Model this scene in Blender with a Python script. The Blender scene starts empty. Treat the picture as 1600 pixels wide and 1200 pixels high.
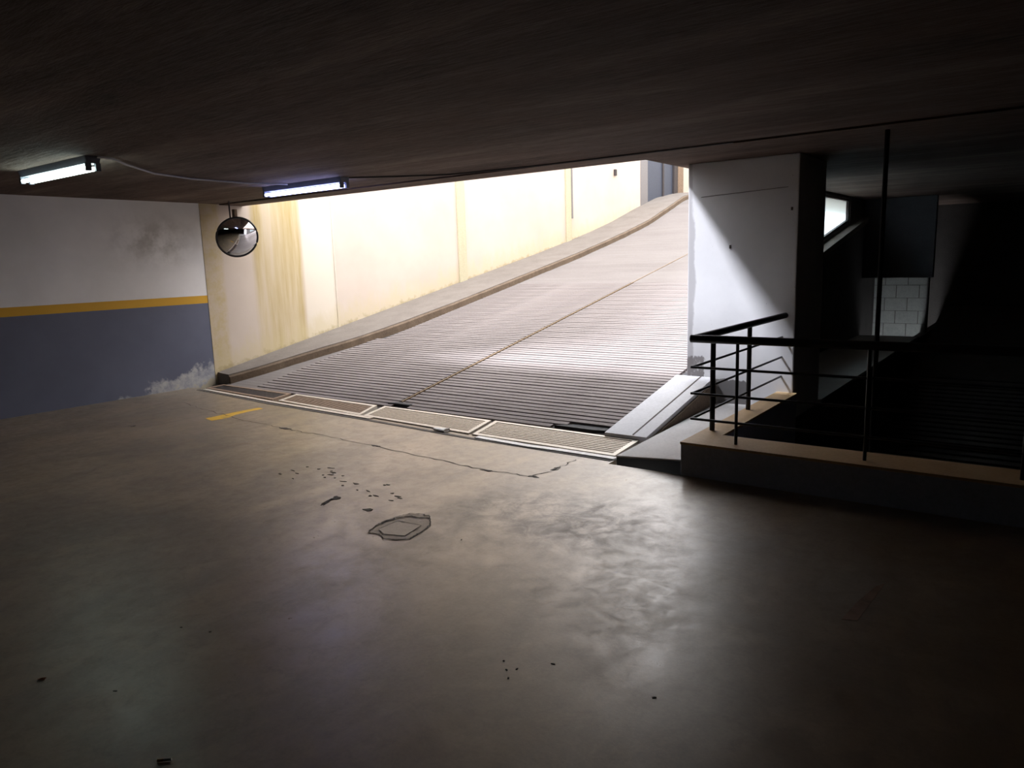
import bpy, bmesh, math, random
from mathutils import Vector, Matrix
random.seed(7)
SC = bpy.context.scene
COL = SC.collection

# ------------------------------------------------------------------ camera
F_PX = 1151.56
YAW, PITCH, ROLL = math.radians(36.54), math.radians(9.507), math.radians(-1.767)
CAM_H = 1.6
_f = Vector((-math.sin(YAW), math.cos(YAW), 0)); _r = Vector((math.cos(YAW), math.sin(YAW), 0)); _u = Vector((0, 0, 1))
_f2 = _f*math.cos(PITCH) - _u*math.sin(PITCH); _u2 = _u*math.cos(PITCH) + _f*math.sin(PITCH)
_r3 = _r*math.cos(ROLL) + _u2*math.sin(ROLL); _u3 = -_r*math.sin(ROLL) + _u2*math.cos(ROLL)
cd = bpy.data.cameras.new('camera'); cam = bpy.data.objects.new('camera', cd); COL.objects.link(cam)
cam.matrix_world = Matrix(((_r3.x, _u3.x, -_f2.x, 0), (_r3.y, _u3.y, -_f2.y, 0), (_r3.z, _u3.z, -_f2.z, CAM_H), (0, 0, 0, 1)))
cd.sensor_fit = 'HORIZONTAL'; cd.sensor_width = 36.0; cd.lens = F_PX/1600*36.0
cd.clip_start = 0.05; cd.clip_end = 200
SC.camera = cam

# ------------------------------------------------------------------ sky and exposure
SKY_STRENGTH = 5.6
LAMP_STRENGTH = 7.5
w = bpy.data.worlds.new('overcast_sky'); SC.world = w; w.use_nodes = True
bg = w.node_tree.nodes['Background']; bg.inputs[0].default_value = (0.90, 0.93, 1.0, 1); bg.inputs[1].default_value = SKY_STRENGTH
# veiled sun high over the left-hand wall
sd = bpy.data.lights.new('hazy_sun', 'SUN'); sd.energy = 8.2; sd.angle = math.radians(9); sd.color = (.86, .89, 1.0)
sun = bpy.data.objects.new('hazy_sun', sd); COL.objects.link(sun); sun.location = (-12, 0, 14)
sun.rotation_euler = Vector((.64, .31, -1.0)).to_track_quat('-Z', 'Y').to_euler()
vs = SC.view_settings
SC.display_settings.display_device = 'sRGB'
vs.view_transform = 'Standard'; vs.look = 'None'; vs.exposure = 0.72; vs.gamma = 1.0; vs.use_curve_mapping = False
cy = SC.cycles
cy.use_denoising = True; cy.max_bounces = 14; cy.diffuse_bounces = 10; cy.glossy_bounces = 6; cy.sample_clamp_indirect = 20
cy.use_adaptive_sampling = False; cy.caustics_reflective = False; cy.caustics_refractive = False

# ------------------------------------------------------------------ material helpers
class NT:
    def __init__(s, name):
        s.m = bpy.data.materials.new(name); s.m.use_nodes = True; s.t = s.m.node_tree
        s.b = s.t.nodes['Principled BSDF']; s.co = s.t.nodes.new('ShaderNodeTexCoord').outputs['Object']
    def n(s, typ, **kw):
        o = s.t.nodes.new(typ)
        for k, v in kw.items(): setattr(o, k, v)
        return o
    def l(s, a, b): s.t.links.new(a, b)
    def mapped(s, scale=(1, 1, 1), loc=(0, 0, 0)):
        m = s.n('ShaderNodeMapping'); m.inputs['Scale'].default_value = scale; m.inputs['Location'].default_value = loc
        s.l(s.co, m.inputs[0]); return m.outputs[0]
    def noise(s, scale, detail=6, rough=.6, stretch=(1, 1, 1), loc=(0, 0, 0), dist=0):
        o = s.n('ShaderNodeTexNoise'); o.inputs['Scale'].default_value = scale; o.inputs['Detail'].default_value = detail
        o.inputs['Roughness'].default_value = rough; o.inputs['Distortion'].default_value = dist
        s.l(s.mapped(stretch, loc), o.inputs['Vector']); return o.outputs[0]
    def ramp(s, fac, stops):
        o = s.n('ShaderNodeValToRGB'); e = o.color_ramp.elements
        while len(e) < len(stops): e.new(.5)
        for i, (p, c) in enumerate(stops):
            e[i].position = p; e[i].color = (*c, 1) if hasattr(c, '__len__') else (c, c, c, 1)
        s.l(fac, o.inputs[0]); return o.outputs[0]
    def mix(s, fac, a, b, mode='MIX'):
        o = s.n('ShaderNodeMix', data_type='RGBA', blend_type=mode)
        for sock, v in ((o.inputs[0], fac), (o.inputs[6], a), (o.inputs[7], b)):
            if isinstance(v, (int, float)): sock.default_value = v
            elif isinstance(v, tuple): sock.default_value = (*v, 1)
            else: s.l(v, sock)
        return o.outputs[2]
    def math(s, op, a, b=0.0, clamp=False):
        o = s.n('ShaderNodeMath', operation=op, use_clamp=clamp)
        for sock, v in ((o.inputs[0], a), (o.inputs[1], b)):
            if isinstance(v, (int, float)): sock.default_value = v
            else: s.l(v, sock)
        return o.outputs[0]
    def xyz(s):
        o = s.n('ShaderNodeSeparateXYZ'); s.l(s.co, o.inputs[0]); return o.outputs
    def window(s, v, a, b, soft):      # 1 between a and b
        up = s.mr(v, a-soft, a+soft); dn = s.mr(v, b-soft, b+soft)
        return s.math('SUBTRACT', up, dn, True)
    def mr(s, v, a, b, c=0.0, d=1.0):
        o = s.n('ShaderNodeMapRange'); s.l(v, o.inputs[0])
        for i, k in enumerate((a, b, c, d)): o.inputs[i+1].default_value = k
        return o.outputs[0]
    def bump(s, h, strength=.3, dist=.01):
        o = s.n('ShaderNodeBump'); o.inputs['Strength'].default_value = strength; o.inputs['Distance'].default_value = dist
        s.l(h, o.inputs['Height']); s.l(o.outputs[0], s.b.inputs['Normal'])
    def done(s, col=None, rough=.8, spec=.5, metal=0):
        if col is not None:
            if isinstance(col, tuple): s.b.inputs['Base Color'].default_value = (*col, 1)
            else: s.l(col, s.b.inputs['Base Color'])
        if isinstance(rough, (int, float)): s.b.inputs['Roughness'].default_value = rough
        else: s.l(rough, s.b.inputs['Roughness'])
        s.b.inputs['Specular IOR Level'].default_value = spec; s.b.inputs['Metallic'].default_value = metal
        return s.m

def concrete(name, a, b, rough=.85, scale=2.0, stretch=(1, 1, 1), bump=.25, spec=.3, fine=40):
    k = NT(name); n1 = k.noise(scale, 8, .65, stretch); n2 = k.noise(fine, 4, .7)
    c = k.ramp(n1, [(.3, a), (.72, b)]); c = k.mix(.35, c, k.ramp(n2, [(.3, tuple(x*.7 for x in a)), (.7, b)]))
    k.bump(k.math('ADD', n1, k.math('MULTIPLY', n2, .4)), bump, .01)
    return k.done(c, rough, spec)

def plain(name, col, rough=.6, metal=0, spec=.5, var=.12, scale=30):
    k = NT(name); n = k.noise(scale, 4, .6)
    c = k.ramp(n, [(.3, tuple(x*(1-var) for x in col)), (.7, tuple(min(1, x*(1+var)) for x in col))])
    return k.done(c, rough, spec, metal)

# worn polished concrete floor
k = NT('worn_concrete_floor')
n1 = k.noise(.55, 8, .62, dist=.6); n2 = k.noise(2.6, 8, .65, (1, 1, 1), (4, 2, 0), .5); n3 = k.noise(60, 4, .7)
n4 = k.noise(1.1, 9, .7, (1.6, .5, 1), (9, 1, 0), 1.0)
c = k.ramp(n1, [(.36, (.10, .071, .042)), (.52, (.205, .150, .092)), (.66, (.29, .218, .140))])
c = k.mix(k.ramp(n4, [(.44, 0.0), (.58, .6)]), c, (.12, .098, .077))
c = k.mix(k.ramp(n2, [(.52, 0.0), (.68, .6)]), c, (.34, .262, .172))
c = k.mix(.22, c, k.ramp(n3, [(.3, (.08, .064, .048)), (.7, (.27, .225, .17))]))
n5 = k.noise(9, 10, .78, (1, 1, 1), (2, 2, 0), .4)
c = k.mix(k.ramp(n5, [(.50, 0.0), (.66, .55)]), c, (.12, .097, .077))
x, y, z = k.xyz()
e = k.math('ADD', k.math('POWER', k.math('DIVIDE', k.math('ADD', x, 2.45), .75), 2.0), k.math('POWER', k.math('DIVIDE', k.math('SUBTRACT', y, 3.75), .55), 2.0))
wear = k.math('MULTIPLY', k.mr(e, .25, 1.3, 1.0, 0.0), k.ramp(k.noise(5, 9, .75, (1, 1, 1), (1, 7, 0), .8), [(.40, 0.0), (.58, .7)]))
c = k.mix(wear, c, (.08, .066, .055))
r = k.math('ADD', k.ramp(n2, [(.3, .29), (.75, .42)]), k.math('MULTIPLY', k.ramp(n4, [(.35, 0.0), (.7, 1.0)]), .12))
k.bump(k.math('ADD', k.math('MULTIPLY', n2, .6), k.math('ADD', k.math('MULTIPLY', n3, .2), k.math('MULTIPLY', n5, .5))), .2, .01)
r = k.math('ADD', r, k.math('ADD', k.math('MULTIPLY', k.math('SUBTRACT', n5, .5), .5), k.math('MULTIPLY', wear, .22)))
M_FLOOR = k.done(c, r, .8)
k.b.inputs['Coat Weight'].default_value = .6; k.b.inputs['Coat IOR'].default_value = 1.65; k.l(r, k.b.inputs['Coat Roughness']); k.b.inputs['Coat Tint'].default_value = (1, .93, .82, 1)

# left wall: grey dado, yellow stripe, white above, darker patches and peeling paint at the corner
k = NT('banded_wall_paint'); x, y, z = k.xyz()
nz = k.noise(1.3, 7, .6); nf = k.noise(9, 8, .7); nb = k.noise(3.2, 9, .68, (1, 1, 1), (2, 5, 1))
white = k.ramp(nz, [(.3, (.70, .67, .645)), (.7, (.82, .79, .765))])
grey = k.ramp(nz, [(.3, (.098, .105, .150)), (.7, (.125, .133, .185))])
yel = (.64, .345, .02)
c = k.mix(k.math('GREATER_THAN', z, 1.145), grey, yel)
c = k.mix(k.math('GREATER_THAN', z, 1.25), c, white)
# darker mottled patches high by the corner
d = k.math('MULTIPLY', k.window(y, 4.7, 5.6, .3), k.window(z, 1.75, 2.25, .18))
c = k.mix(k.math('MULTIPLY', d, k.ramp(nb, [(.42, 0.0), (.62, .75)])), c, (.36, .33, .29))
# peeled efflorescence low by the corner
dist = k.math('SUBTRACT', k.math('MULTIPLY', k.mr(y, 3.9, 5.8), .62), k.math('MULTIPLY', z, 1.15))
msk = k.math('ADD', dist, k.math('MULTIPLY', k.math('SUBTRACT', nb, .5), .9))
c = k.mix(k.ramp(msk, [(.22, 0.0), (.30, .75)]), c, k.ramp(nf, [(.35, (.27, .28, .31)), (.6, (.52, .50, .47))]))
c = k.mix(k.ramp(k.math('ADD', msk, k.math('MULTIPLY', k.math('SUBTRACT', nf, .5), .5)), [(.48, 0.0), (.56, .9)]), c, (.42, .36, .25))
k.bump(k.math('ADD', nb, k.math('MULTIPLY', nf, .5)), .2, .01)
M_LEFT = k.done(c, .62, .4)

# cream ramp wall
k = NT('stained_cream_wall'); x, y, z = k.xyz()
nz = k.noise(.9, 8, .6); ns = k.noise(3.0, 8, .65, (1, 1.6, .12)); nf = k.noise(7, 8, .7); ng = k.noise(5, 8, .7, (1, 1, .5), (3, 3, 3))
c = k.ramp(nz, [(.3, (.475, .392, .322)), (.7, (.545, .46, .388))])
mus = k.math('MULTIPLY', k.window(y, 6.62, 7.48, .05), k.ramp(ns, [(.30, .35), (.62, 1.0)]))
c = k.mix(mus, c, k.ramp(ns, [(.35, (.50, .39, .19)), (.65, (.36, .265, .10))]))
pil = k.math('MULTIPLY', k.window(y, 5.0, 6.10, .03), k.ramp(nf, [(.35, .25), (.62, .9)]))
c = k.mix(pil, c, (.46, .36, .19))
c = k.mix(k.window(y, 7.5, 8.12, .02), c, k.mix(.5, c, (.70, .63, .51)))
base = k.math('SUBTRACT', z, k.math('MULTIPLY', k.math('SUBTRACT', y, 5.16), .194))     # height above the kerb
bm_ = k.math('ADD', k.mr(base, .05, .75, .52, 0.0), k.math('MULTIPLY', k.math('SUBTRACT', ng, .5), .7))
c = k.mix(k.ramp(bm_, [(.24, 0.0), (.46, .5)]), c, (.52, .43, .25))
c = k.mix(k.ramp(k.math('ADD', k.mr(base, .0, .25, .5, 0.0), k.math('MULTIPLY', k.math('SUBTRACT', nf, .5), .8)), [(.35, 0.0), (.5, .7)]), c, (.34, .27, .145))
k.bump(k.math('ADD', nz, k.math('MULTIPLY', nf, .3)), .2, .01)
M_CREAM = k.done(c, .8, .25)
M_PILASTER = concrete('greenish_cream_plaster', (.42, .37, .24), (.52, .46, .32), .85, 3, (1, 1, .2))

# ceiling with board marks
k = NT('board_marked_ceiling')
nb = k.noise(1.0, 8, .68, (.35, 2.4, 1), dist=.4); nf = k.noise(14, 6, .7, (.4, 2, 1)); nl = k.noise(.9, 6, .65)
c = k.ramp(nb, [(.36, (.048, .031, .023)), (.52, (.12, .084, .066)), (.66, (.25, .19, .158))])
c = k.mix(.4, c, k.ramp(nf, [(.36, (.045, .030, .024)), (.66, (.20, .152, .125))]))
c = k.mix(k.ramp(nl, [(.45, 0.0), (.7, .4)]), c, (.14, .078, .055))
k.bump(k.math('ADD', nb, k.math('MULTIPLY', nf, .5)), .7, .03)
M_CEIL = k.done(c, .9, .2)

# white pillar with scuffed base and left arris
k = NT('scuffed_white_pillar'); x, y, z = k.xyz()
nz = k.noise(1.2, 7, .6); nf = k.noise(16, 8, .75, (1, 1, .45)); ns = k.noise(38, 3, .6)
c = k.ramp(nz, [(.3, (.70, .69, .69)), (.7, (.82, .81, .81))])
c = k.mix(k.ramp(ns, [(.72, 0.0), (.78, .7)]), c, (.25, .2, .17))
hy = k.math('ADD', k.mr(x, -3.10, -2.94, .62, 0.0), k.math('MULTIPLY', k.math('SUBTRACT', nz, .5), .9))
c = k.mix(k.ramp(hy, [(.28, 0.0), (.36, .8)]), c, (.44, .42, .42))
sc_ = k.math('MULTIPLY', k.window(x, -3.2, -2.86, .05), k.window(z, .2, .60, .06))
c = k.mix(k.ramp(k.math('MULTIPLY', sc_, k.math('ADD', nf, .2)), [(.58, 0.0), (.66, .9)]), c, (.20, .18, .175))
s2 = k.math('MULTIPLY', k.window(x, -2.85, -2.42, .06), k.window(z, 0, .36, .05))
c = k.mix(k.ramp(k.math('MULTIPLY', s2, k.math('ADD', nf, .35)), [(.58, 0.0), (.66, .9)]), c, (.13, .12, .115))
k.bump(k.math('ADD', nz, k.math('MULTIPLY', nf, .3)), .2, .008)
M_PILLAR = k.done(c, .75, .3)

# ramp concrete beyond the ribs: fine cross grooves
k = NT('grooved_ramp_concrete'); x, y, z = k.xyz()
nz = k.noise(.8, 8, .62, (.6, 1.3, 1)); nf = k.noise(25, 6, .7); nst = k.noise(2.2, 6, .6, (.2, 3, 1))
wv = k.math('SINE', k.math('MULTIPLY', y, 2*math.pi/.083))
c = k.ramp(nz, [(.3, (.132, .112, .102)), (.7, (.176, .153, .140))])
c = k.mix(k.ramp(nst, [(.45, 0.0), (.7, .4)]), c, (.215, .193, .176))
c = k.mix(.2, c, k.ramp(nf, [(.3, (.10, .088, .08)), (.7, (.23, .207, .187))]))
k.bump(k.math('ADD', k.math('MULTIPLY', wv, .35), nf), .35, .006)
M_RAMP = k.done(c, .85, .2)
M_GROOVE = concrete('grimy_groove_concrete', (.055, .047, .043), (.10, .087, .08), .9, 6)
M_RIB = concrete('rib_concrete', (.150, .126, .116), (.235, .203, .188), .8, 2.2, (.6, 2, 1), .25, .2)
M_KERB = concrete('weathered_kerb_concrete', (.125, .104, .086), (.19, .162, .138), .85, 3)
M_KERB_FACE = concrete('brown_kerb_face', (.085, .058, .038), (.17, .12, .08), .9, 5)
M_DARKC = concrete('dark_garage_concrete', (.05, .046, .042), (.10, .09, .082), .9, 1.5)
M_PLINTHF = concrete('grey_blue_plinth_face', (.36, .38, .46), (.50, .52, .62), .8, 2)  # blue tint carries cool lamp light painted onto the plinth face
M_PLINTH = concrete('tan_painted_plinth_top', (.50, .33, .16), (.64, .45, .25), .6, 4, (1, 1, 1), .15, .4)
M_WHITEB = concrete('white_block_paint', (.50, .50, .49), (.64, .64, .62), .7, 3)
M_BLOCK = concrete('grey_block_paint', (.19, .20, .19), (.27, .28, .26), .75, 3)
M_OUT = concrete('pale_exterior_render', (.44, .39, .32), (.54, .48, .40), .85, 1.0)
M_STEEL = plain('galvanised_steel', (.56, .50, .42), .5, .35)
M_TANBAR = plain('tan_worn_steel', (.40, .33, .25), .6, .2)
M_RUST = plain('rusty_steel', (.22, .15, .10), .7, .35, var=.3)
M_DSTEEL = plain('dark_steel', (.06, .05, .05), .55, .5)
M_BLACK = plain('black_paint', (.012, .011, .012), .42, 0, .5)
M_VOID = plain('shade_black', (.010, .009, .009), .8)  # shade of gaps, holes and the platform front, painted as black
M_LAMP = plain('dark_lamp_housing', (.10, .105, .13), .5)
M_GATE = plain('blue_grey_gate', (.050, .058, .082), .5, .1)
M_GATEJ = plain('grey_gate_jamb', (.17, .155, .15), .7)
M_WHITE = plain('white_plastic', (.88, .87, .84), .4)
M_LEAF = plain('dry_leaf', (.30, .12, .06), .7)
M_SCREED = concrete('pale_screed', (.31, .25, .185), (.40, .33, .25), .33, 6)
M_CHIP = concrete('chipped_concrete', (.075, .062, .052), (.14, .118, .098), .85, 12)
k = NT('worn_yellow_floor_paint'); nf = k.noise(7, 8, .75)
M_YPAINT = k.done(k.ramp(nf, [(.30, (.30, .21, .09)), (.46, (.66, .38, .03))]), .5, .4)
k = NT('mirror_face'); M_MIRROR = k.done((.78, .8, .84), .02, .5, 1)
def emit(name, col, st):
    k = NT(name); k.done(col, .4); k.b.inputs['Emission Color'].default_value = (*col, 1); k.b.inputs['Emission Strength'].default_value = st; return k.m
M_TUBE_A = emit('cool_white_tube', (.80, 1.0, .95), LAMP_STRENGTH*1.1)
M_TUBE_B = emit('daylight_blue_tube', (.42, .48, 1.0), LAMP_STRENGTH*1.35)
k = NT('frosted_pane'); tr = k.n('ShaderNodeBsdfTranslucent'); tr.inputs[0].default_value = (.86, .95, .96, 1)
mx = k.n('ShaderNodeMixShader'); mx.inputs[0].default_value = .8; out = k.t.nodes['Material Output']
k.done((.8, .86, .86), .3); k.l(k.b.outputs[0], mx.inputs[1]); k.l(tr.outputs[0], mx.inputs[2]); k.l(mx.outputs[0], out.inputs[0])
M_PANE = k.m

# ------------------------------------------------------------------ mesh helpers (world coordinates; parts are stored relative to their root)
class MB:
    def __init__(s): s.v = []; s.f = []
    def add(s, vs, fs):
        o = len(s.v); s.v += [tuple(p) for p in vs]; s.f += [tuple(i+o for i in f) for f in fs]; return s
    def box(s, x0, x1, y0, y1, z0, z1):
        return s.add([(x, y, z) for z in (z0, z1) for y in (y0, y1) for x in (x0, x1)],
                     [(0, 2, 3, 1), (4, 5, 7, 6), (0, 1, 5, 4), (2, 6, 7, 3), (0, 4, 6, 2), (1, 3, 7, 5)])
    def hexa(s, b, t):      # four bottom corners, four top corners, both counter-clockwise from above
        return s.add(list(b)+list(t), [(3, 2, 1, 0), (4, 5, 6, 7)]+[(i, (i+1) % 4, 4+(i+1) % 4, 4+i) for i in range(4)])
    def prism(s, poly, z0, z1):
        n = len(poly)
        return s.add([(x, y, z0) for x, y in poly]+[(x, y, z1) for x, y in poly],
                     [tuple(range(n-1, -1, -1)), tuple(range(n, 2*n))]+[(i, (i+1) % n, n+(i+1) % n, n+i) for i in range(n)])
    def tube(s, pts, r, seg=12, cap=True):
        pts = [Vector(p) for p in pts]; rings = []
        for i, p in enumerate(pts):
            if i == 0: t = pts[1]-p
            elif i == len(pts)-1: t = p-pts[i-1]
            else: t = ((p-pts[i-1]).normalized()+(pts[i+1]-p).normalized())
            t.normalize(); a = Vector((0, 0, 1)) if abs(t.z) < .9 else Vector((1, 0, 0))
            u = t.cross(a).normalized(); v = u.cross(t)
            k = 1.0
            if 0 < i < len(pts)-1:
                k = 1/max(.5, t.dot((p-pts[i-1]).normalized()))
            rings.append([p+(u*math.cos(q*2*math.pi/seg)+v*math.sin(q*2*math.pi/seg))*r*(k if False else 1) for q in range(seg)])
        o = [p for rg in rings for p in rg]; f = []
        for i in range(len(pts)-1):
            for q in range(seg):
                a, b = i*seg+q, i*seg+(q+1) % seg; f.append((a, b, b+seg, a+seg))
        if cap: f += [tuple(range(seg-1, -1, -1)), tuple(range((len(pts)-1)*seg, len(pts)*seg))]
        return s.add(o, f)
    def sweep(s, sections):     # list of equal-length closed sections
        n = len(sections[0]); o = [p for sec in sections for p in sec]; f = []
        for i in range(len(sections)-1):
            for q in range(n):
                a, b = i*n+q, i*n+(q+1) % n; f.append((a, b, b+n, a+n))
        f += [tuple(range(n-1, -1, -1)), tuple(range((len(sections)-1)*n, len(sections)*n))]
        return s.add(o, f)
    def build(s, name, mat, root=None, smooth=False, bevel=0, kind=None):
        off = world_loc(root) if root else Vector((0, 0, 0))
        me = bpy.data.meshes.new(name); me.from_pydata([tuple(Vector(p)-off) for p in s.v], [], s.f)
        bm = bmesh.new(); bm.from_mesh(me); bmesh.ops.recalc_face_normals(bm, faces=bm.faces)
        if bevel: bmesh.ops.bevel(bm, geom=list(bm.edges), offset=bevel, segments=2, affect='EDGES', profile=.6)
        bm.to_mesh(me); bm.free()
        if smooth:
            me.polygons.foreach_set('use_smooth', [True]*len(me.polygons)); me.set_sharp_from_angle(angle=math.radians(40))
        me.materials.append(mat)
        o = bpy.data.objects.new(name, me); COL.objects.link(o)
        if root: o.parent = root
        if kind: o['kind'] = kind
        return o
def world_loc(o):
    l = Vector(o.location)
    while o.parent: o = o.parent; l += Vector(o.location)
    return l
def box(name, mat, x0, x1, y0, y1, z0, z1, root=None, bevel=0, kind=None):
    return MB().box(x0, x1, y0, y1, z0, z1).build(name, mat, root, bevel=bevel, kind=kind)
def struct(o, label=None):
    o['kind'] = 'structure'
    if label: o['label'] = label
    return o
def tag(o, label, cat, group=None):
    o['label'] = label; o['category'] = cat
    if group: o['group'] = group
    return o
def thing(name, loc, label, cat, group=None):
    o = bpy.data.objects.new(name, None); COL.objects.link(o); o.location = loc; o.empty_display_size = .1
    return tag(o, label, cat, group)
def jig(pts, a):
    return [(x+random.uniform(-a, a), y+random.uniform(-a, a)) for x, y in pts]

ZC = 2.5                 # ceiling
XL = -9.55               # left wall
PROF = [(5.70, -.014), (5.78, 0), (14.0, 1.595), (15.39, 1.885), (16.34, 2.095), (17.47, 2.37), (18.92, 2.79), (20.2, 3.12), (21.5, 3.32), (23, 3.43), (27, 3.50)]
def zr(y):
    for (a, za), (b, zb) in zip(PROF, PROF[1:]):
        if y <= b: return za+(zb-za)*(y-a)/(b-a)
    return PROF[-1][1]
SL = math.atan(.194)

# ------------------------------------------------------------------ the setting
fl = MB()
fl.box(XL-.3, 6, -9, 4.95, -.3, 0)
fl.hexa([(XL-.3, 4.95, -.3), (-2.75, 4.95, -.3), (-2.75, 5.10, -.3), (XL-.3, 5.50, -.3)], [(XL-.3, 4.95, 0), (-2.75, 4.95, 0), (-2.75, 5.10, 0), (XL-.3, 5.50, 0)])
floor = struct(fl.build('floor', M_FLOOR), 'worn polished concrete garage floor')
ch = box('drain_channel', M_VOID, XL-.3, -2.75, 4.96, 5.80, -.35, -.22, floor)

wl = struct(box('wall_left', M_LEFT, XL-.35, XL, -9, 5.82, -.1, ZC+.3), 'white wall with yellow stripe and grey dado')
HL = 8.5                 # unseen upper height, chosen to keep sun off most of the ramp
wr = struct(MB().box(XL-.35, XL, 6.10, 19.15, -.1, HL).build('wall_ramp', M_CREAM), 'stained cream wall beside the ramp')
box('pillar_face', M_CREAM, XL-.35, XL+.004, 5.822, 6.56, -.05, ZC, wr)
for y0, y1 in ((11.24, 11.47), (15.23, 15.45)):
    box('pilaster', M_PILASTER, XL, XL+.035, y0, y1, zr(y0)+.05, HL-.2, wr, .006)
box('wall_joint', M_CREAM, XL, XL+.012, 8.11, 8.16, zr(8.1)+.1, HL-.2, wr)
box('drain_pipe_stub', M_GATEJ, XL, XL+.05, 15.45, 15.50, 2.55, 5.8, wr)
struct(box('wall_beyond_gate', M_OUT, XL-.35, XL, 22.0, 27, 2.5, HL), 'cream wall past the gate')
struct(box('wall_street', M_OUT, XL-.35, 2, 24.5, 24.9, 3.0, 7.0), 'pale wall across the top of the ramp')

ce = MB()
ce.box(XL-.3, 6, -9, 6.10, ZC, ZC+.35)
ce.box(XL-.3, 6, 6.13, 6.50, ZC-.012, ZC+.35)
ce.box(-3.23, 6, 6.50, 19, ZC, ZC+.35)
ceil = struct(ce.build('ceiling', M_CEIL), 'dark board-marked concrete ceiling')
box('joint_filler', M_VOID, XL-.3, 6, 6.10, 6.13, ZC+.02, ZC+.35, ceil)
struct(box('wall_added_front', M_OUT, XL-.3, 6, 6.15, 6.50, ZC+.35, ZC+.5), 'unseen low parapet over the garage mouth, kept low to let skylight in')  # unseen facade cut to this height so skylight reaches the pillar
struct(box('wall_added_side', M_OUT, -3.23, -2.9, 6.50, 27, ZC+.35, HL), 'unseen upper wall along the ramp, added to block and bounce light')  # added out of view to block sky and bounce light onto the ramp
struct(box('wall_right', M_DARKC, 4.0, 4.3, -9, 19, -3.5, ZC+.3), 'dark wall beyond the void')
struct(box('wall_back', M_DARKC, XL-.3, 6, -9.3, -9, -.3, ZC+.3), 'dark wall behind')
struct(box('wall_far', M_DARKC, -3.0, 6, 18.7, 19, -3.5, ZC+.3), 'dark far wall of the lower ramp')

# pillar between ramp and void
pil = struct(box('wall_pillar', M_PILLAR, -3.09, -2.0, 7.27, 8.25, -.3, ZC, None, .012), 'white painted pillar wall between ramp and railing')
box('scar', M_CHIP, -2.655, -2.635, 7.264, 7.272, 1.65, 1.685, pil, .003)
box('scar', M_CHIP, -2.07, -2.05, 7.264, 7.272, 1.985, 2.015, pil, .003)
# cold joint near the top of the pillar
MB().hexa([(-2.95, 7.266, 2.165), (-2.1, 7.266, 2.20), (-2.1, 7.271, 2.20), (-2.95, 7.271, 2.165)], [(-2.95, 7.266, 2.169), (-2.1, 7.266, 2.204), (-2.1, 7.271, 2.204), (-2.95, 7.271, 2.169)]).build('cold_joint', M_CHIP, pil)

# ramp side wall with its sloping window
ws = MB()
WY0, WY1 = 10.2, 13.85
def sill(y): return 1.72+.19*(y-12.0)
X0, X1 = -3.09, -2.95
def wallpanel(y0, y1, zb0, zb1, zt0, zt1):
    ws.hexa([(X0, y0, zb0), (X1, y0, zb0), (X1, y1, zb1), (X0, y1, zb1)], [(X0, y0, zt0), (X1, y0, zt0), (X1, y1, zt1), (X0, y1, zt1)])
wallpanel(8.25, WY0, -3, -3, ZC, ZC)
wallpanel(WY0, WY1, -3, -3, sill(WY0), sill(WY1))
wallpanel(WY0, WY1, 2.46, 2.46, ZC, ZC)
wallpanel(WY1, 19, -3, -3, ZC+.35, ZC+.35)
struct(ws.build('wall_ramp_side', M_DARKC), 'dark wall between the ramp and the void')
wn = thing('window_1', (-3.02, 12.0, 1.7), 'lit sloping window in the dark wall behind the pillar', 'window'); del wn['category']; wn['kind'] = 'structure'
fr = MB()
fr.hexa([(-3.05, WY0, sill(WY0)), (-2.97, WY0, sill(WY0)), (-2.97, WY1, sill(WY1)), (-3.05, WY1, sill(WY1))],
        [(-3.05, WY0, sill(WY0)+.05), (-2.97, WY0, sill(WY0)+.05), (-2.97, WY1, sill(WY1)+.05), (-3.05, WY1, sill(WY1)+.05)])
fr.box(-3.05, -2.97, WY1-.06, WY1, sill(WY1), 2.46); fr.box(-3.05, -2.97, WY0, WY1, 2.42, 2.46)
fr.build('window_frame', M_DSTEEL, wn)
MB().hexa([(-3.02, WY0, sill(WY0)+.03), (-3.01, WY0, sill(WY0)+.03), (-3.01, WY1-.03, sill(WY1)+.03), (-3.02, WY1-.03, sill(WY1)+.03)],
          [(-3.02, WY0, 2.44), (-3.01, WY0, 2.44), (-3.01, WY1-.03, 2.44), (-3.02, WY1-.03, 2.44)]).build('pane', M_PANE, wn)
MB().hexa([(-2.96, WY0, sill(WY0)-.14), (-2.80, WY0, sill(WY0)-.14), (-2.80, WY1+.75, sill(WY1+.75)-.14), (-2.96, WY1+.75, sill(WY1+.75)-.14)],
          [(-2.96, WY0, sill(WY0)-.05), (-2.80, WY0, sill(WY0)-.05), (-2.80, WY1+.75, sill(WY1+.75)-.05), (-2.96, WY1+.75, sill(WY1+.75)-.05)]).build('window_sill', M_KERB, wn)

# ------------------------------------------------------------------ ramp
RIB_P = .084
RIB_Y0, RIB_N = 5.80, 72
RY1 = RIB_Y0+RIB_N*RIB_P*math.cos(SL)
ys = [5.72]+[RY1*i/12+5.72*(1-i/12) for i in range(1, 13)]
secs = []
def rsec(y, d): return [(XL, y, zr(y)-d), (-3.09, y, zr(y)-d), (-3.09, y, zr(y)-.6), (XL, y, zr(y)-.6)]
ramp_low = MB().sweep([rsec(y, .022) for y in ys])
ramp_up = MB()
yy = [RY1+.001]+[RY1+(27-RY1)*i/30 for i in range(1, 31)]
ramp_up.sweep([rsec(y, 0) for y in yy])
ramp = struct(ramp_up.build('floor_ramp', M_RAMP), 'ribbed concrete ramp rising to daylight')
ramp_low.build('groove_bed', M_GROOVE, ramp)
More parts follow.
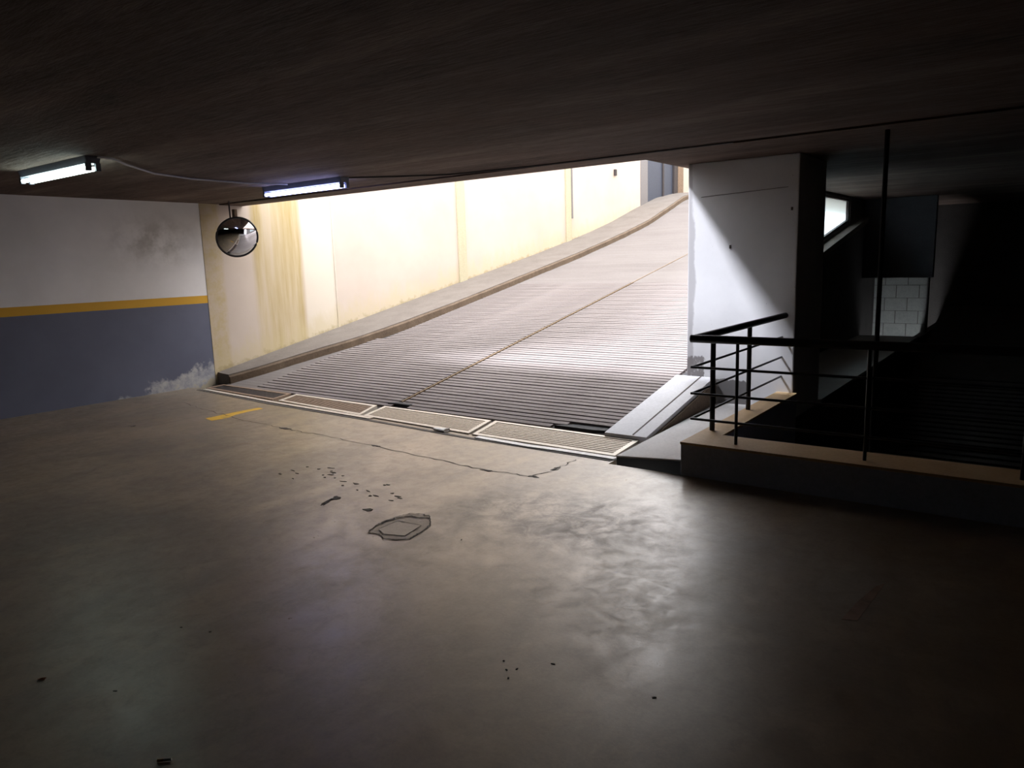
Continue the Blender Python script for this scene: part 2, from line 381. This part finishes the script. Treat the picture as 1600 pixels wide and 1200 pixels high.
# smooth gutter strip beside the ribs at the left
gut = MB().sweep([[(-9.3, y, zr(y)-.001), (-8.66, y, zr(y)-.001), (-8.66, y, zr(y)-.3), (-9.3, y, zr(y)-.3)] for y in (5.75, 6.5, 7.5, 8.2)])
gut.build('gutter_strip', M_RAMP, ramp)
gut2 = MB().sweep([[(-3.225, y, zr(y)-.018), (-3.10, y, zr(y)-.018), (-3.10, y, zr(y)-.3), (-3.225, y, zr(y)-.3)] for y in (5.75, 7.5, RY1)])
gut2.build('edge_gap', M_VOID, ramp)
def rib_mesh(name, x0, x1):
    n = max(4, int((x1-x0)/.35)); w0, w1, h = .036, .030, .026
    secs = []
    for i in range(n+1):
        x = x0+(x1-x0)*i/n; j = random.uniform(-.0025, .0025); e = random.uniform(-.002, .001)
        secs.append([(x, -w0+j, -.004), (x, w0+j, -.004), (x, w1+j, h+e), (x, -w1+j, h+e)])
    m = MB().sweep(secs); me = bpy.data.meshes.new(name); me.from_pydata(m.v, [], m.f)
    bm = bmesh.new(); bm.from_mesh(me); bmesh.ops.recalc_face_normals(bm, faces=bm.faces); bm.to_mesh(me); bm.free()
    me.materials.append(M_RIB); return me
LM = [rib_mesh('rib', -8.66, -6.035) for _ in range(3)]; LN = [rib_mesh('rib', -8.46, -6.035) for _ in range(3)]
RM = [rib_mesh('rib', -5.965, -3.25) for _ in range(3)]; RS = rib_mesh('rib', -5.965, -3.72); RS2 = rib_mesh('rib', -5.78, -3.86)
for i in range(RIB_N):
    y = RIB_Y0+(i+.5)*RIB_P*math.cos(SL); z = zr(y)-.024
    for side in (0, 1):
        me = (LM if y < 8.15 else LN)[i % 3] if side == 0 else (RS2 if i == 0 else RS if i == 1 else RM[(i*7) % 3])
        o = bpy.data.objects.new('rib', me); COL.objects.link(o); o.location = (0, y, z); o.rotation_euler = (SL, 0, 0); o.parent = ramp
# longitudinal joint
MB().sweep([[(-6.012, y, zr(y)+.006), (-5.988, y, zr(y)+.006), (-5.988, y, zr(y)-.05), (-6.012, y, zr(y)-.05)] for y in [5.95]+[6.5+i*.75 for i in range(22)]]).build('joint_strip', plain('rusty_joint', (.16, .105, .055), .75, .1, var=.4), ramp)
MB().prism(jig([(-3.82, 5.83), (-3.6, 5.83), (-3.4, 5.84), (-3.24, 5.86), (-3.24, 6.02), (-3.36, 6.0), (-3.5, 6.04), (-3.66, 5.97)], .015), -.03, .018).build('crumbled_edge', M_VOID, ramp)  # black shape painted in for the dark hole where ribs are missing
MB().prism(jig([(-6.12, 5.86), (-5.95, 5.86), (-5.80, 5.86), (-5.81, 5.93), (-5.93, 5.96), (-5.97, 6.05), (-6.03, 6.04), (-6.05, 5.93)], .01), -.02, .03).build('crumbled_edge', M_VOID, ramp)  # same black stand-in for the dark hole at the joint foot

# kerb along the cream wall
kp = [(5.86, -9.26), (6.2, -9.12), (6.67, -8.99), (7.17, -8.85), (7.72, -8.67), (8.5, -8.56), (9.9, -8.47), (12.6, -8.47), (14.6, -8.48), (16.3, -8.5), (17.75, -8.5), (18.9, -8.55), (20.2, -8.72), (22, -8.9), (24.3, -9.0)]
def kx(y):
    for (a, xa), (b, xb) in zip(kp, kp[1:]):
        if y <= b: return xa+(xb-xa)*(y-a)/(b-a)
    return kp[-1][1]
kys = []
y = 5.86
while y < 24.2: kys.append(y); y += .22
kj = {y: random.uniform(-.012, .012) for y in kys}
KH = .125
kt = MB().sweep([[(XL-.02, y, zr(y)+KH+.02), (kx(y)-.03+kj[y], y, zr(y)+KH+kj[y]*.3), (kx(y)-.03+kj[y], y, zr(y)-.2), (XL-.02, y, zr(y)-.2)] for y in kys])
kerb = struct(kt.build('trim_1', M_KERB), 'raised concrete kerb along the cream wall')
MB().sweep([[(kx(y)-.035+kj[y], y, zr(y)+KH-.008+kj[y]*.3), (kx(y)+kj[y]*.8, y, zr(y)+KH-.035), (kx(y)+.01+kj[y], y, zr(y)-.1), (kx(y)-.035, y, zr(y)-.1)] for y in kys]).build('kerb_face', M_KERB_FACE, kerb)

# side slab right of the ramp
wd = MB().sweep([[(-3.20, y, zr(y)+.06), (-2.79, y, zr(y)+.06), (-2.79, y, -.2), (-3.20, y, -.2)] for y in (5.70, 6.5, 7.265)])
wed = struct(wd.build('trim_2', concrete('grey_slab_concrete', (.58, .57, .58), (.70, .69, .70), .75, 3)), 'smooth concrete side slab right of the ribs')
MB().sweep([[(-2.935, y, zr(y)+.063), (-2.92, y, zr(y)+.063), (-2.92, y, zr(y)+.04), (-2.935, y, zr(y)+.04)] for y in (5.72, 6.5, 7.26)]).build('slab_joint', M_CHIP, wed)
MB().sweep([[(-2.789, y, zr(y)+.02), (-2.765, y, zr(y)+.02), (-2.765, y, -.2), (-2.789, y, -.2)] for y in (5.70, 6.5, 7.265)]).build('slab_side', M_KERB_FACE, wed)
# low sloping platform and plinth of the railing
pf = MB().hexa([(-2.75, 5.08, -.2), (-2.10, 4.97, -.2), (-2.10, 7.27, -.2), (-2.75, 7.27, -.2)], [(-2.75, 5.08, .035), (-2.10, 4.97, .115), (-2.10, 7.27, .10), (-2.75, 7.27, .085)])
plat = struct(pf.build('trim_3', concrete('pale_platform', (.54, .52, .51), (.66, .64, .62), .75, 3), bevel=.008), 'low concrete platform beside the railing plinth')
MB().hexa([(-2.74, 5.072, -.1), (-2.15, 4.972, -.1), (-2.15, 4.985, -.1), (-2.74, 5.085, -.1)], [(-2.74, 5.072, .02), (-2.15, 4.972, .095), (-2.15, 4.985, .095), (-2.74, 5.085, .02)]).build('platform_face', M_VOID, plat)  # black sheet paints the platform front as shaded
pn = MB().box(-2.15, 4.0, 4.96, 5.30, -.25, .235).box(-2.15, -1.96, 5.30, 7.27, -.25, .235)
pl = struct(pn.build('trim_4', M_PLINTHF, bevel=.006), 'low plinth carrying the railing')
MB().box(-2.152, 4.0, 4.955, 5.30, .232, .25).box(-2.152, -1.96, 5.30, 7.27, .232, .25).build('plinth_top', M_PLINTH, pl)

# void with the lower ramp
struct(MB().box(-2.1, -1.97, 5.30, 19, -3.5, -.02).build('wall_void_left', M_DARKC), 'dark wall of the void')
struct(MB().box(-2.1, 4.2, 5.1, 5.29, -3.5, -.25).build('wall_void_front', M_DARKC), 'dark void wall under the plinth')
struct(MB().box(-2.95, -1.97, 8.25, 15.0, -.12, .02).build('floor_ledge', M_WHITEB), 'concrete ledge behind the pillar')
def zl(y): return -.2*(17.0-y)
lr = struct(MB().sweep([[(-1.97, y, zl(y)), (4.0, y, zl(y)), (4.0, y, zl(y)-.4), (-1.97, y, zl(y)-.4)] for y in (5.29, 17.0, 18.7)]).build('floor_lower_ramp', M_GROOVE), 'dark ribbed ramp going down')
me = bpy.data.meshes.new('rib'); m = MB().box(-1.9, 3.9, -.05, .05, 0, .035); me.from_pydata(m.v, [], m.f); me.materials.append(M_DARKC)
for i in range(40):
    o = bpy.data.objects.new('rib', me); COL.objects.link(o); y = 7.5+i*.17; o.location = (0, y, zl(y)-.005); o.rotation_euler = (math.atan(.2), 0, 0); o.parent = lr
hb = struct(MB().box(-2.95, -1.80, 15.0, 15.2, 1.08, ZC).build('wall_hanging', concrete('grey_downstand', (.10, .10, .11), (.16, .16, .18), .85, 2)), 'grey downstand wall hanging from the ceiling')
bw = struct(MB().box(-2.95, -2.0, 16.2, 16.4, -.4, ZC).build('wall_block', M_DARKC), 'painted block wall beyond the downstand')
bi = 0
bme = {}
for r in range(6):
    zz = -.35+r*.25
    xs = -2.94+(-.2 if r % 2 else 0)
    while xs < -2.01:
        a, b = max(xs, -2.94), min(xs+.395, -2.01)
        if b-a > .05: box('block', M_BLOCK, a, b-.008, 16.185, 16.2, zz, zz+.242, bw)
        xs += .4

# ------------------------------------------------------------------ drain grates
G = [[(-9.28, 5.50), (-9.33, 5.80), (-7.80, 5.78), (-7.645, 5.385)],
     [(-7.53, 5.385), (-7.70, 5.78), (-6.19, 5.745), (-5.955, 5.27)],
     [(-5.90, 5.265), (-6.08, 5.755), (-4.525, 5.735), (-4.365, 5.18)],
     [(-4.315, 5.17), (-4.478, 5.74), (-2.86, 5.71), (-2.80, 5.15)]]
GL = ['dark rusty drain grate at the foot of the ramp by the left wall', 'brown rusty drain grate second from the left wall',
      'pale drain grate across the joint line of the ramp, beside the white cup', 'pale steel drain grate beside the smooth side slab, with gaping slots']
def quad(c, u, v):      # c: front-left, rear-left, rear-right, front-right
    a = Vector(c[0]).lerp(Vector(c[3]), u); b = Vector(c[1]).lerp(Vector(c[2]), u); return a.lerp(b, v)
for gi, c in enumerate(G):
    cx = sum(p[0] for p in c)/4; cyy = sum(p[1] for p in c)/4
    g = thing('drain_grate', (cx, cyy, 0), GL[gi], 'drain grate', 'drain grates across the foot of the ramp')
    fm = [M_RUST, M_STEEL, M_STEEL, M_STEEL][gi]; bmat = [M_DSTEEL, M_RUST, M_TANBAR, M_TANBAR][gi]
    L = 1.55; W = abs(c[1][1]-c[0][1]); fu = .045/L; fv = .05/W
    def q3(u0, u1, v0, v1, z0, z1):
        P = [quad(c, u0, v0), quad(c, u1, v0), quad(c, u1, v1), quad(c, u0, v1)]
        return [(p.x, p.y, z0) for p in P], [(p.x, p.y, z1) for p in P]
    f = MB()
    for a in ((0, 1, 0, fv), (0, 1, 1-fv, 1), (0, fu, fv, 1-fv), (1-fu, 1, fv, 1-fv)): f.hexa(*q3(*a, -.05, .012))
    f.build('frame', fm, g)
    nb = 9
    for i in range(nb):
        v = fv+(1-2*fv)*(i+.5)/nb; h = (1-2*fv)/nb*.32
        MB().hexa(*q3(fu, 1-fu, v-h, v+h, -.03, .006)).build('bar', bmat, g)
    for u in (.33, .67): MB().hexa(*q3(u-.006, u+.006, fv, 1-fv, -.05, -.031)).build('cross_bar', M_DSTEEL, g)
# steel edging in front of the grates
for lab, pts, m in (('flat steel edging in front of the rusty drain grates', [(-9.2, 5.43), (-7.5, 5.29), (-5.72, 5.215)], M_STEEL),
                    ('bent pale steel edging in front of the grate beside the side slab', [(-4.21, 5.11), (-3.6, 5.075), (-3.3, 5.09), (-2.76, 5.085)], M_WHITE)):
    s = [[(x, yq-.03, 0.0), (x, yq+.03, 0.0), (x, yq+.03, .014), (x, yq-.03, .012)] for x, yq in pts]
    tag(MB().sweep(s).build('steel_edging', m), lab, 'edging', 'steel edging pieces along the drain')
ms = MB()
ms.sweep([[(x, yq-.028, 0), (x, yq+.02, 0), (x, yq+.02, .004), (x, yq-.028, .004)] for x, yq in [(-9.3, 5.40), (-7.5, 5.235), (-5.7, 5.165), (-4.3, 5.07), (-2.77, 5.045)]])
ms.build('drain_edge_grime', M_CHIP, floor)
# crushed white cup by the drain
cup = thing('paper_cup', (-4.69, 5.15, 0), 'crushed white paper cup lying at the drain edge', 'cup')
n = 16; rings = []
for xq, rx, rz in ((-.085, .018, .010), (-.06, .034, .013), (0, .04, .015), (.075, .046, .016)):
    rings.append([(-4.69+xq, 5.15+math.cos(a*2*math.pi/n)*rx, .017+math.sin(a*2*math.pi/n)*rz) for a in range(n)])
cbody = MB().sweep(rings).build('cup_body', M_WHITE, cup, True)
MB().tube([(-4.69+.078, 5.15+math.cos(a*2*math.pi/24)*.046, .019+math.sin(a*2*math.pi/24)*.016) for a in range(25)], .004, 6).build('rim', M_WHITE, cbody, True)

# ------------------------------------------------------------------ floor marks
def strip(name, pts, wd, mat, root, z=.002, jit=.02, sub=6):
    P = []
    for (a, b) in zip(pts, pts[1:]):
        for i in range(sub): P.append((a[0]+(b[0]-a[0])*i/sub+random.uniform(-jit, jit), a[1]+(b[1]-a[1])*i/sub+random.uniform(-jit, jit)))
    P.append(pts[-1]); v = []; f = []
    for i, p in enumerate(P):
        q = P[min(i+1, len(P)-1)]; o = P[max(i-1, 0)]; d = Vector((q[0]-o[0], q[1]-o[1])).normalized(); nrm = Vector((-d.y, d.x))
        ww = wd*random.uniform(.3, 1.0)*(.3 if i in (0, len(P)-1) else 1)
        v += [(p[0]+nrm.x*ww, p[1]+nrm.y*ww, z), (p[0]-nrm.x*ww, p[1]-nrm.y*ww, z)]
        if i: f.append((2*i-2, 2*i-1, 2*i+1, 2*i))
    return MB().add(v, f).build(name, mat, root)
strip('crack', [(-8.6, 4.75), (-7.7, 4.6), (-7.01, 4.51), (-6.165, 4.458), (-5.61, 4.451), (-4.8, 4.43), (-4.04, 4.352), (-3.47, 4.315), (-3.07, 4.351), (-3.02, 4.577), (-3.034, 4.93)], .0065, M_CHIP, floor, sub=9)
for (x, yq, rx, ry) in ((-6.17, 4.47, .08, .02), (-4.82, 4.42, .05, .014), (-3.47, 4.31, .05, .015), (-3.05, 4.36, .05, .014), (-3.03, 4.62, .016, .05)):
    MB().prism(jig([(x+math.cos(a)*rx, yq+math.sin(a)*ry) for a in [i*math.pi/5 for i in range(10)]], .012), 0, .003).build('chip', M_CHIP, floor)
def blob(x, yq, rx, ry, rot=0, n=12, j=.3, name='chip', mat=M_CHIP):
    pts = []
    for i in range(n):
        a = i*2*math.pi/n; k = 1+random.uniform(-j, j); px, py = math.cos(a)*rx*k, math.sin(a)*ry*k
        pts.append((x+px*math.cos(rot)-py*math.sin(rot), yq+px*math.sin(rot)+py*math.cos(rot)))
    return MB().prism(pts, 0, .0025).build(name, mat, floor)
blob(-3.94, 3.14, .018, .07, .3, 14, .5); blob(-3.96, 3.23, .03, .05, .2, 14, .5); blob(-3.57, 3.18, .04, .02, .5, 12, .5)
for i in range(18):
    t = random.random(); blob(-4.0+.9*(t-.5)*-1+random.uniform(-.12, .12), 3.42+t*.25+random.uniform(-.12, .12), random.uniform(.008, .03), random.uniform(.005, .012), random.uniform(-.4, .4), 8, .5)
for i in range(9):
    blob(random.uniform(-4.9, -4.3), random.uniform(3.3, 3.75), random.uniform(.008, .03), random.uniform(.005, .01), random.uniform(-.4, .4), 8, .5)
for (x, yq) in ((-1.649, 2.132), (-1.62, 2.16), (-1.61, 2.09), (-1.083, 2.283), (-1.70, 2.18), (-1.52, 2.27), (-2.83, 1.176), (-3.1, 1.6), (-2.95, 1.65), (-2.7, 3.1)):
    blob(x, yq, random.uniform(.004, .009), .004, random.uniform(0, 3), 7, .4)
# broken-out patch with its mended square
OUTL = [(-3.256, 2.883), (-3.30, 2.98), (-3.319, 3.078), (-3.30, 3.18), (-3.28, 3.268), (-3.19, 3.30), (-3.124, 3.293), (-3.05, 3.22), (-3.004, 3.139), (-2.98, 3.03), (-2.965, 2.942), (-3.03, 2.89), (-3.103, 2.868), (-3.18, 2.90)]
MB().prism(OUTL, 0, .0015).build('broken_patch', concrete('broken_concrete', (.20, .155, .11), (.31, .245, .175), .35, 14), floor)
MB().prism([(-3.238, 2.955), (-3.244, 3.125), (-3.062, 3.142), (-3.024, 2.962), (-3.155, 2.918)], 0, .0035).build('patch_square', M_SCREED, floor)
strip('patch_edge', OUTL+OUTL[:1], .007, M_CHIP, floor, .0045, .006, 5)
strip('patch_edge', [(-3.242, 2.955), (-3.248, 3.125), (-3.062, 3.145), (-3.02, 2.962), (-3.155, 2.914), (-3.242, 2.955)], .0045, M_CHIP, floor, .0055, .002, 6)
strip('patch_edge', [(-3.30, 3.0), (-3.30, 3.15), (-3.22, 3.24), (-3.1, 3.26)], .010, M_CHIP, floor, .005, .012, 7)
MB().prism([(-7.40, 4.34), (-7.22, 4.31), (-7.20, 4.5), (-7.27, 4.62), (-7.30, 4.80), (-7.29, 5.0), (-7.40, 5.02), (-7.42, 4.8), (-7.41, 4.6)], 0, .0012).build('yellow_paint_mark', M_YPAINT, floor)
MB().prism([(-.66, 3.27), (-.60, 3.29), (-.585, 3.5), (-.57, 3.75), (-.60, 3.7), (-.635, 3.5)], 0, .0012).build('faded_red_mark', plain('faded_red_paint', (.24, .15, .11), .5, var=.4, scale=9), floor)
#strip('scuff_mark', [(-2.35, 2.75), (-1.9, 2.55), (-1.45, 2.4), (-1.15, 2.3)], .008, M_CHIP, floor, .0012, .01, 8)
# litter
lf = tag(MB().add([(-3.185, 1.04, .002), (-3.17, 1.035, .006), (-3.15, 1.05, .003), (-3.158, 1.063, .007), (-3.176, 1.06, .003), (-3.166, 1.05, .010)], [(0, 1, 5), (1, 2, 5), (2, 3, 5), (3, 4, 5), (4, 0, 5), (4, 3, 2, 1, 0)]).build('dry_leaf', M_LEAF), 'small brown dry leaf on the dark floor', 'leaf')
cb = thing('cigarette_butt', (-2.266, 1.066, 0), 'cigarette butt lying on the dark floor', 'cigarette butt')
MB().tube([(-2.285, 1.05, .006), (-2.27, 1.063, .006)], .005, 8).build('filter', plain('tan_filter', (.45, .3, .15), .8), cb)
MB().tube([(-2.27, 1.063, .006), (-2.25, 1.08, .006)], .0048, 8).build('paper', M_WHITE, cb)

# ------------------------------------------------------------------ lamps
def lamp(x0, x1, y, tube_mat, label):
    r = thing('fluorescent_lamp', ((x0+x1)/2, y, ZC), label, 'lamp', 'fluorescent battens on the ceiling')
    MB().hexa([(x0, y-.045, ZC-.055), (x1, y-.045, ZC-.055), (x1, y+.045, ZC-.055), (x0, y+.045, ZC-.055)], [(x0, y-.06, ZC), (x1, y-.06, ZC), (x1, y+.06, ZC), (x0, y+.06, ZC)]).build('housing', M_LAMP, r)
    for d in (-.035, .035): MB().tube([(x0+.03, y+d, ZC-.088), (x1-.03, y+d, ZC-.088)], .0165, 14).build('tube', tube_mat, r, True)
    for x, s in ((x0, 1), (x1, -1)):
        for d in (-.035, .035): box('lampholder', M_LAMP, min(x, x+s*.03), max(x, x+s*.03), y+d-.019, y+d+.019, ZC-.112, ZC-.05, r, .003)
lamp(-7.38, -6.12, 2.88, M_TUBE_A, 'white fluorescent lamp on the ceiling in front of the striped wall')
lamp(-7.30, -5.98, 5.30, M_TUBE_B, 'bluish fluorescent lamp on the ceiling by the ramp mouth')
cbl = MB().tube([(-6.06, 2.88, ZC-.012), (-6.10, 3.02, ZC-.012), (-6.35, 3.25, ZC-.012), (-6.75, 3.7, ZC-.014), (-6.95, 4.2, ZC-.012), (-6.95, 4.8, ZC-.014), (-6.8, 5.21, ZC-.012)], .009, 8)
tag(cbl.build('cable', plain('grey_cable', (.30, .28, .27), .6), smooth=True), 'thin grey cable on the ceiling linking both lamps', 'cable')
tag(MB().tube([(-5.94, 5.32, ZC-.012), (-5.6, 5.6, ZC-.012), (-5.1, 5.92, ZC-.014), (-4.0, 6.06, ZC-.012), (-2.2, 6.07, ZC-.012)], .008, 8).build('cable', M_DSTEEL, smooth=True), 'dark cable along the ceiling joint from the bluish lamp', 'cable')

# ------------------------------------------------------------------ convex mirror
MC = Vector((-9.02, 6.02, 2.025)); MR = .268
mrx = thing('convex_mirror', (MC.x, MC.y, ZC), 'round convex traffic mirror hanging from the ceiling by the cream wall', 'mirror')
nd = (Vector((0, 0, CAM_H))-MC).normalized(); nd = (nd+Vector((.06, .20, -.28))).normalized()
ua = nd.cross(Vector((0, 0, 1))).normalized(); va = ua.cross(nd)
v = []; f = []; NR, NS = 10, 48
SR = .42; h0 = math.sqrt(SR*SR-MR*MR)
v.append(MC+nd*(SR-h0))
for i in range(1, NR+1):
    rr = MR*.97*i/NR
    for q in range(NS):
        a = q*2*math.pi/NS; v.append(MC+ua*math.cos(a)*rr+va*math.sin(a)*rr+nd*(math.sqrt(SR*SR-rr*rr)-h0))
for q in range(NS): f.append((0, 1+q, 1+(q+1) % NS))
for i in range(NR-1):
    for q in range(NS):
        a, b = 1+i*NS+q, 1+i*NS+(q+1) % NS; f.append((a, a+NS, b+NS, b))
mm = MB().add(v, f).build('mirror_face', M_MIRROR, mrx, False)
mm.data.polygons.foreach_set('use_smooth', [True]*len(mm.data.polygons))
MB().tube([MC+(ua*math.cos(q*2*math.pi/NS)+va*math.sin(q*2*math.pi/NS))*MR for q in range(NS+1)], .014, 8).build('rim', M_BLACK, mrx, True)
bk = [MC-nd*.03+(ua*math.cos(q*2*math.pi/NS)+va*math.sin(q*2*math.pi/NS))*MR*.96 for q in range(NS)]
MB().sweep([bk, [p+nd*.028 for p in bk]]).build('back_plate', M_DSTEEL, mrx)
top = MC+va*MR
MB().tube([top-nd*.05-ua*-.09-va*.12, (top.x-.12, top.y-.02, ZC-.25), (top.x-.125, top.y-.02, ZC)], .011, 8).build('hanger_rod', M_DSTEEL, mrx, True)
ct = top-nd*.03+ua*-.0
MB().box(top.x-.075, top.x-.015, top.y-.02, top.y+.02, top.z-.06, top.z+.11).build('clamp', M_RUST, mrx)

# ------------------------------------------------------------------ railing
rl = thing('metal_railing', (-2.1, 5.08, .25), 'black tubular metal railing on the tan plinth around the void', 'railing')
RYF, RXL = 5.075, -2.105
MB().tube([(RXL+.015, 7.265, 1.0), (RXL, RYF+.03, 1.0)], .028, 16).build('top_rail', M_BLACK, rl, True)
MB().tube([(RXL-.02, RYF, 1.0), (3.9, RYF, 1.0)], .029, 16).build('top_rail', M_BLACK, rl, True)
for z in (.79, .595, .405):
    MB().tube([(RXL-.01, 7.268, z), (RXL-.01, RYF+.01, z)], .0095, 10).build('mid_rail', M_BLACK, rl, True)
    MB().tube([(RXL-.018, RYF, z), (3.9, RYF, z)], .0095, 10).build('mid_rail', M_BLACK, rl, True)
for x, yq, r in ((-2.09, 5.42, .02), (-2.11, 6.31, .02), (-1.78, 5.075, .0115), (-.93, 5.075, .0115), (-.085, 5.075, .0115), (.76, 5.075, .0115), (1.6, 5.075, .0115)):
    MB().tube([(x, yq, .25), (x, yq, .995)], r, 12).build('post', M_BLACK, rl, True)
# pipe hanging through the void
tag(MB().tube([(-1.123, 6.38, ZC), (-1.123, 6.38, zl(6.38)+.0)], .018, 12).build('drop_pipe', plain('matt_black', (.012, .011, .011), .95, 0, .1), smooth=True), 'thin black vertical pipe behind the railing', 'pipe')

# ------------------------------------------------------------------ gate at the head of the ramp
gt = thing('metal_gate', (XL, 20.5, zr(20.5)+.1), 'blue-grey sheet metal gate at the head of the ramp', 'gate')
def gpanel(name, mat, y0, y1, x0, x1, zt=6.0):
    return MB().hexa([(x0, y0, zr(y0)+KH-.02), (x1, y0, zr(y0)+KH-.02), (x1, y1, zr(y1)+KH-.02), (x0, y1, zr(y1)+KH-.02)], [(x0, y0, zt), (x1, y0, zt), (x1, y1, zt), (x0, y1, zt)]).build(name, mat, gt)
gpanel('jamb', M_GATEJ, 19.16, 19.62, XL-.05, XL+.0)
gpanel('panel', M_GATE, 19.63, 20.57, XL-.05, XL-.01)
gp = gpanel('panel', M_GATE, 20.64, 21.30, XL-.05, XL-.01)
gpanel('stile', M_DSTEEL, 20.57, 20.64, XL-.05, XL+.03)
gpanel('stile', M_DSTEEL, 21.30, 21.55, XL-.05, XL+.05)
gpanel('jamb', M_RUST, 21.56, 21.95, XL-.05, XL+.06)
MB().tube([(XL+.04, 21.1, 4.4), (XL+.10, 21.1, 4.4), (XL+.10, 21.4, 4.4), (XL+.04, 21.4, 4.4)], .02, 8).build('handle', M_STEEL, gp, True)
tag(MB().box(XL, XL+.06, 17.62, 17.70, 3.70, 3.86).build('wall_hook', M_DSTEEL, bevel=.01), 'small dark metal hook on the bright cream wall', 'hook')
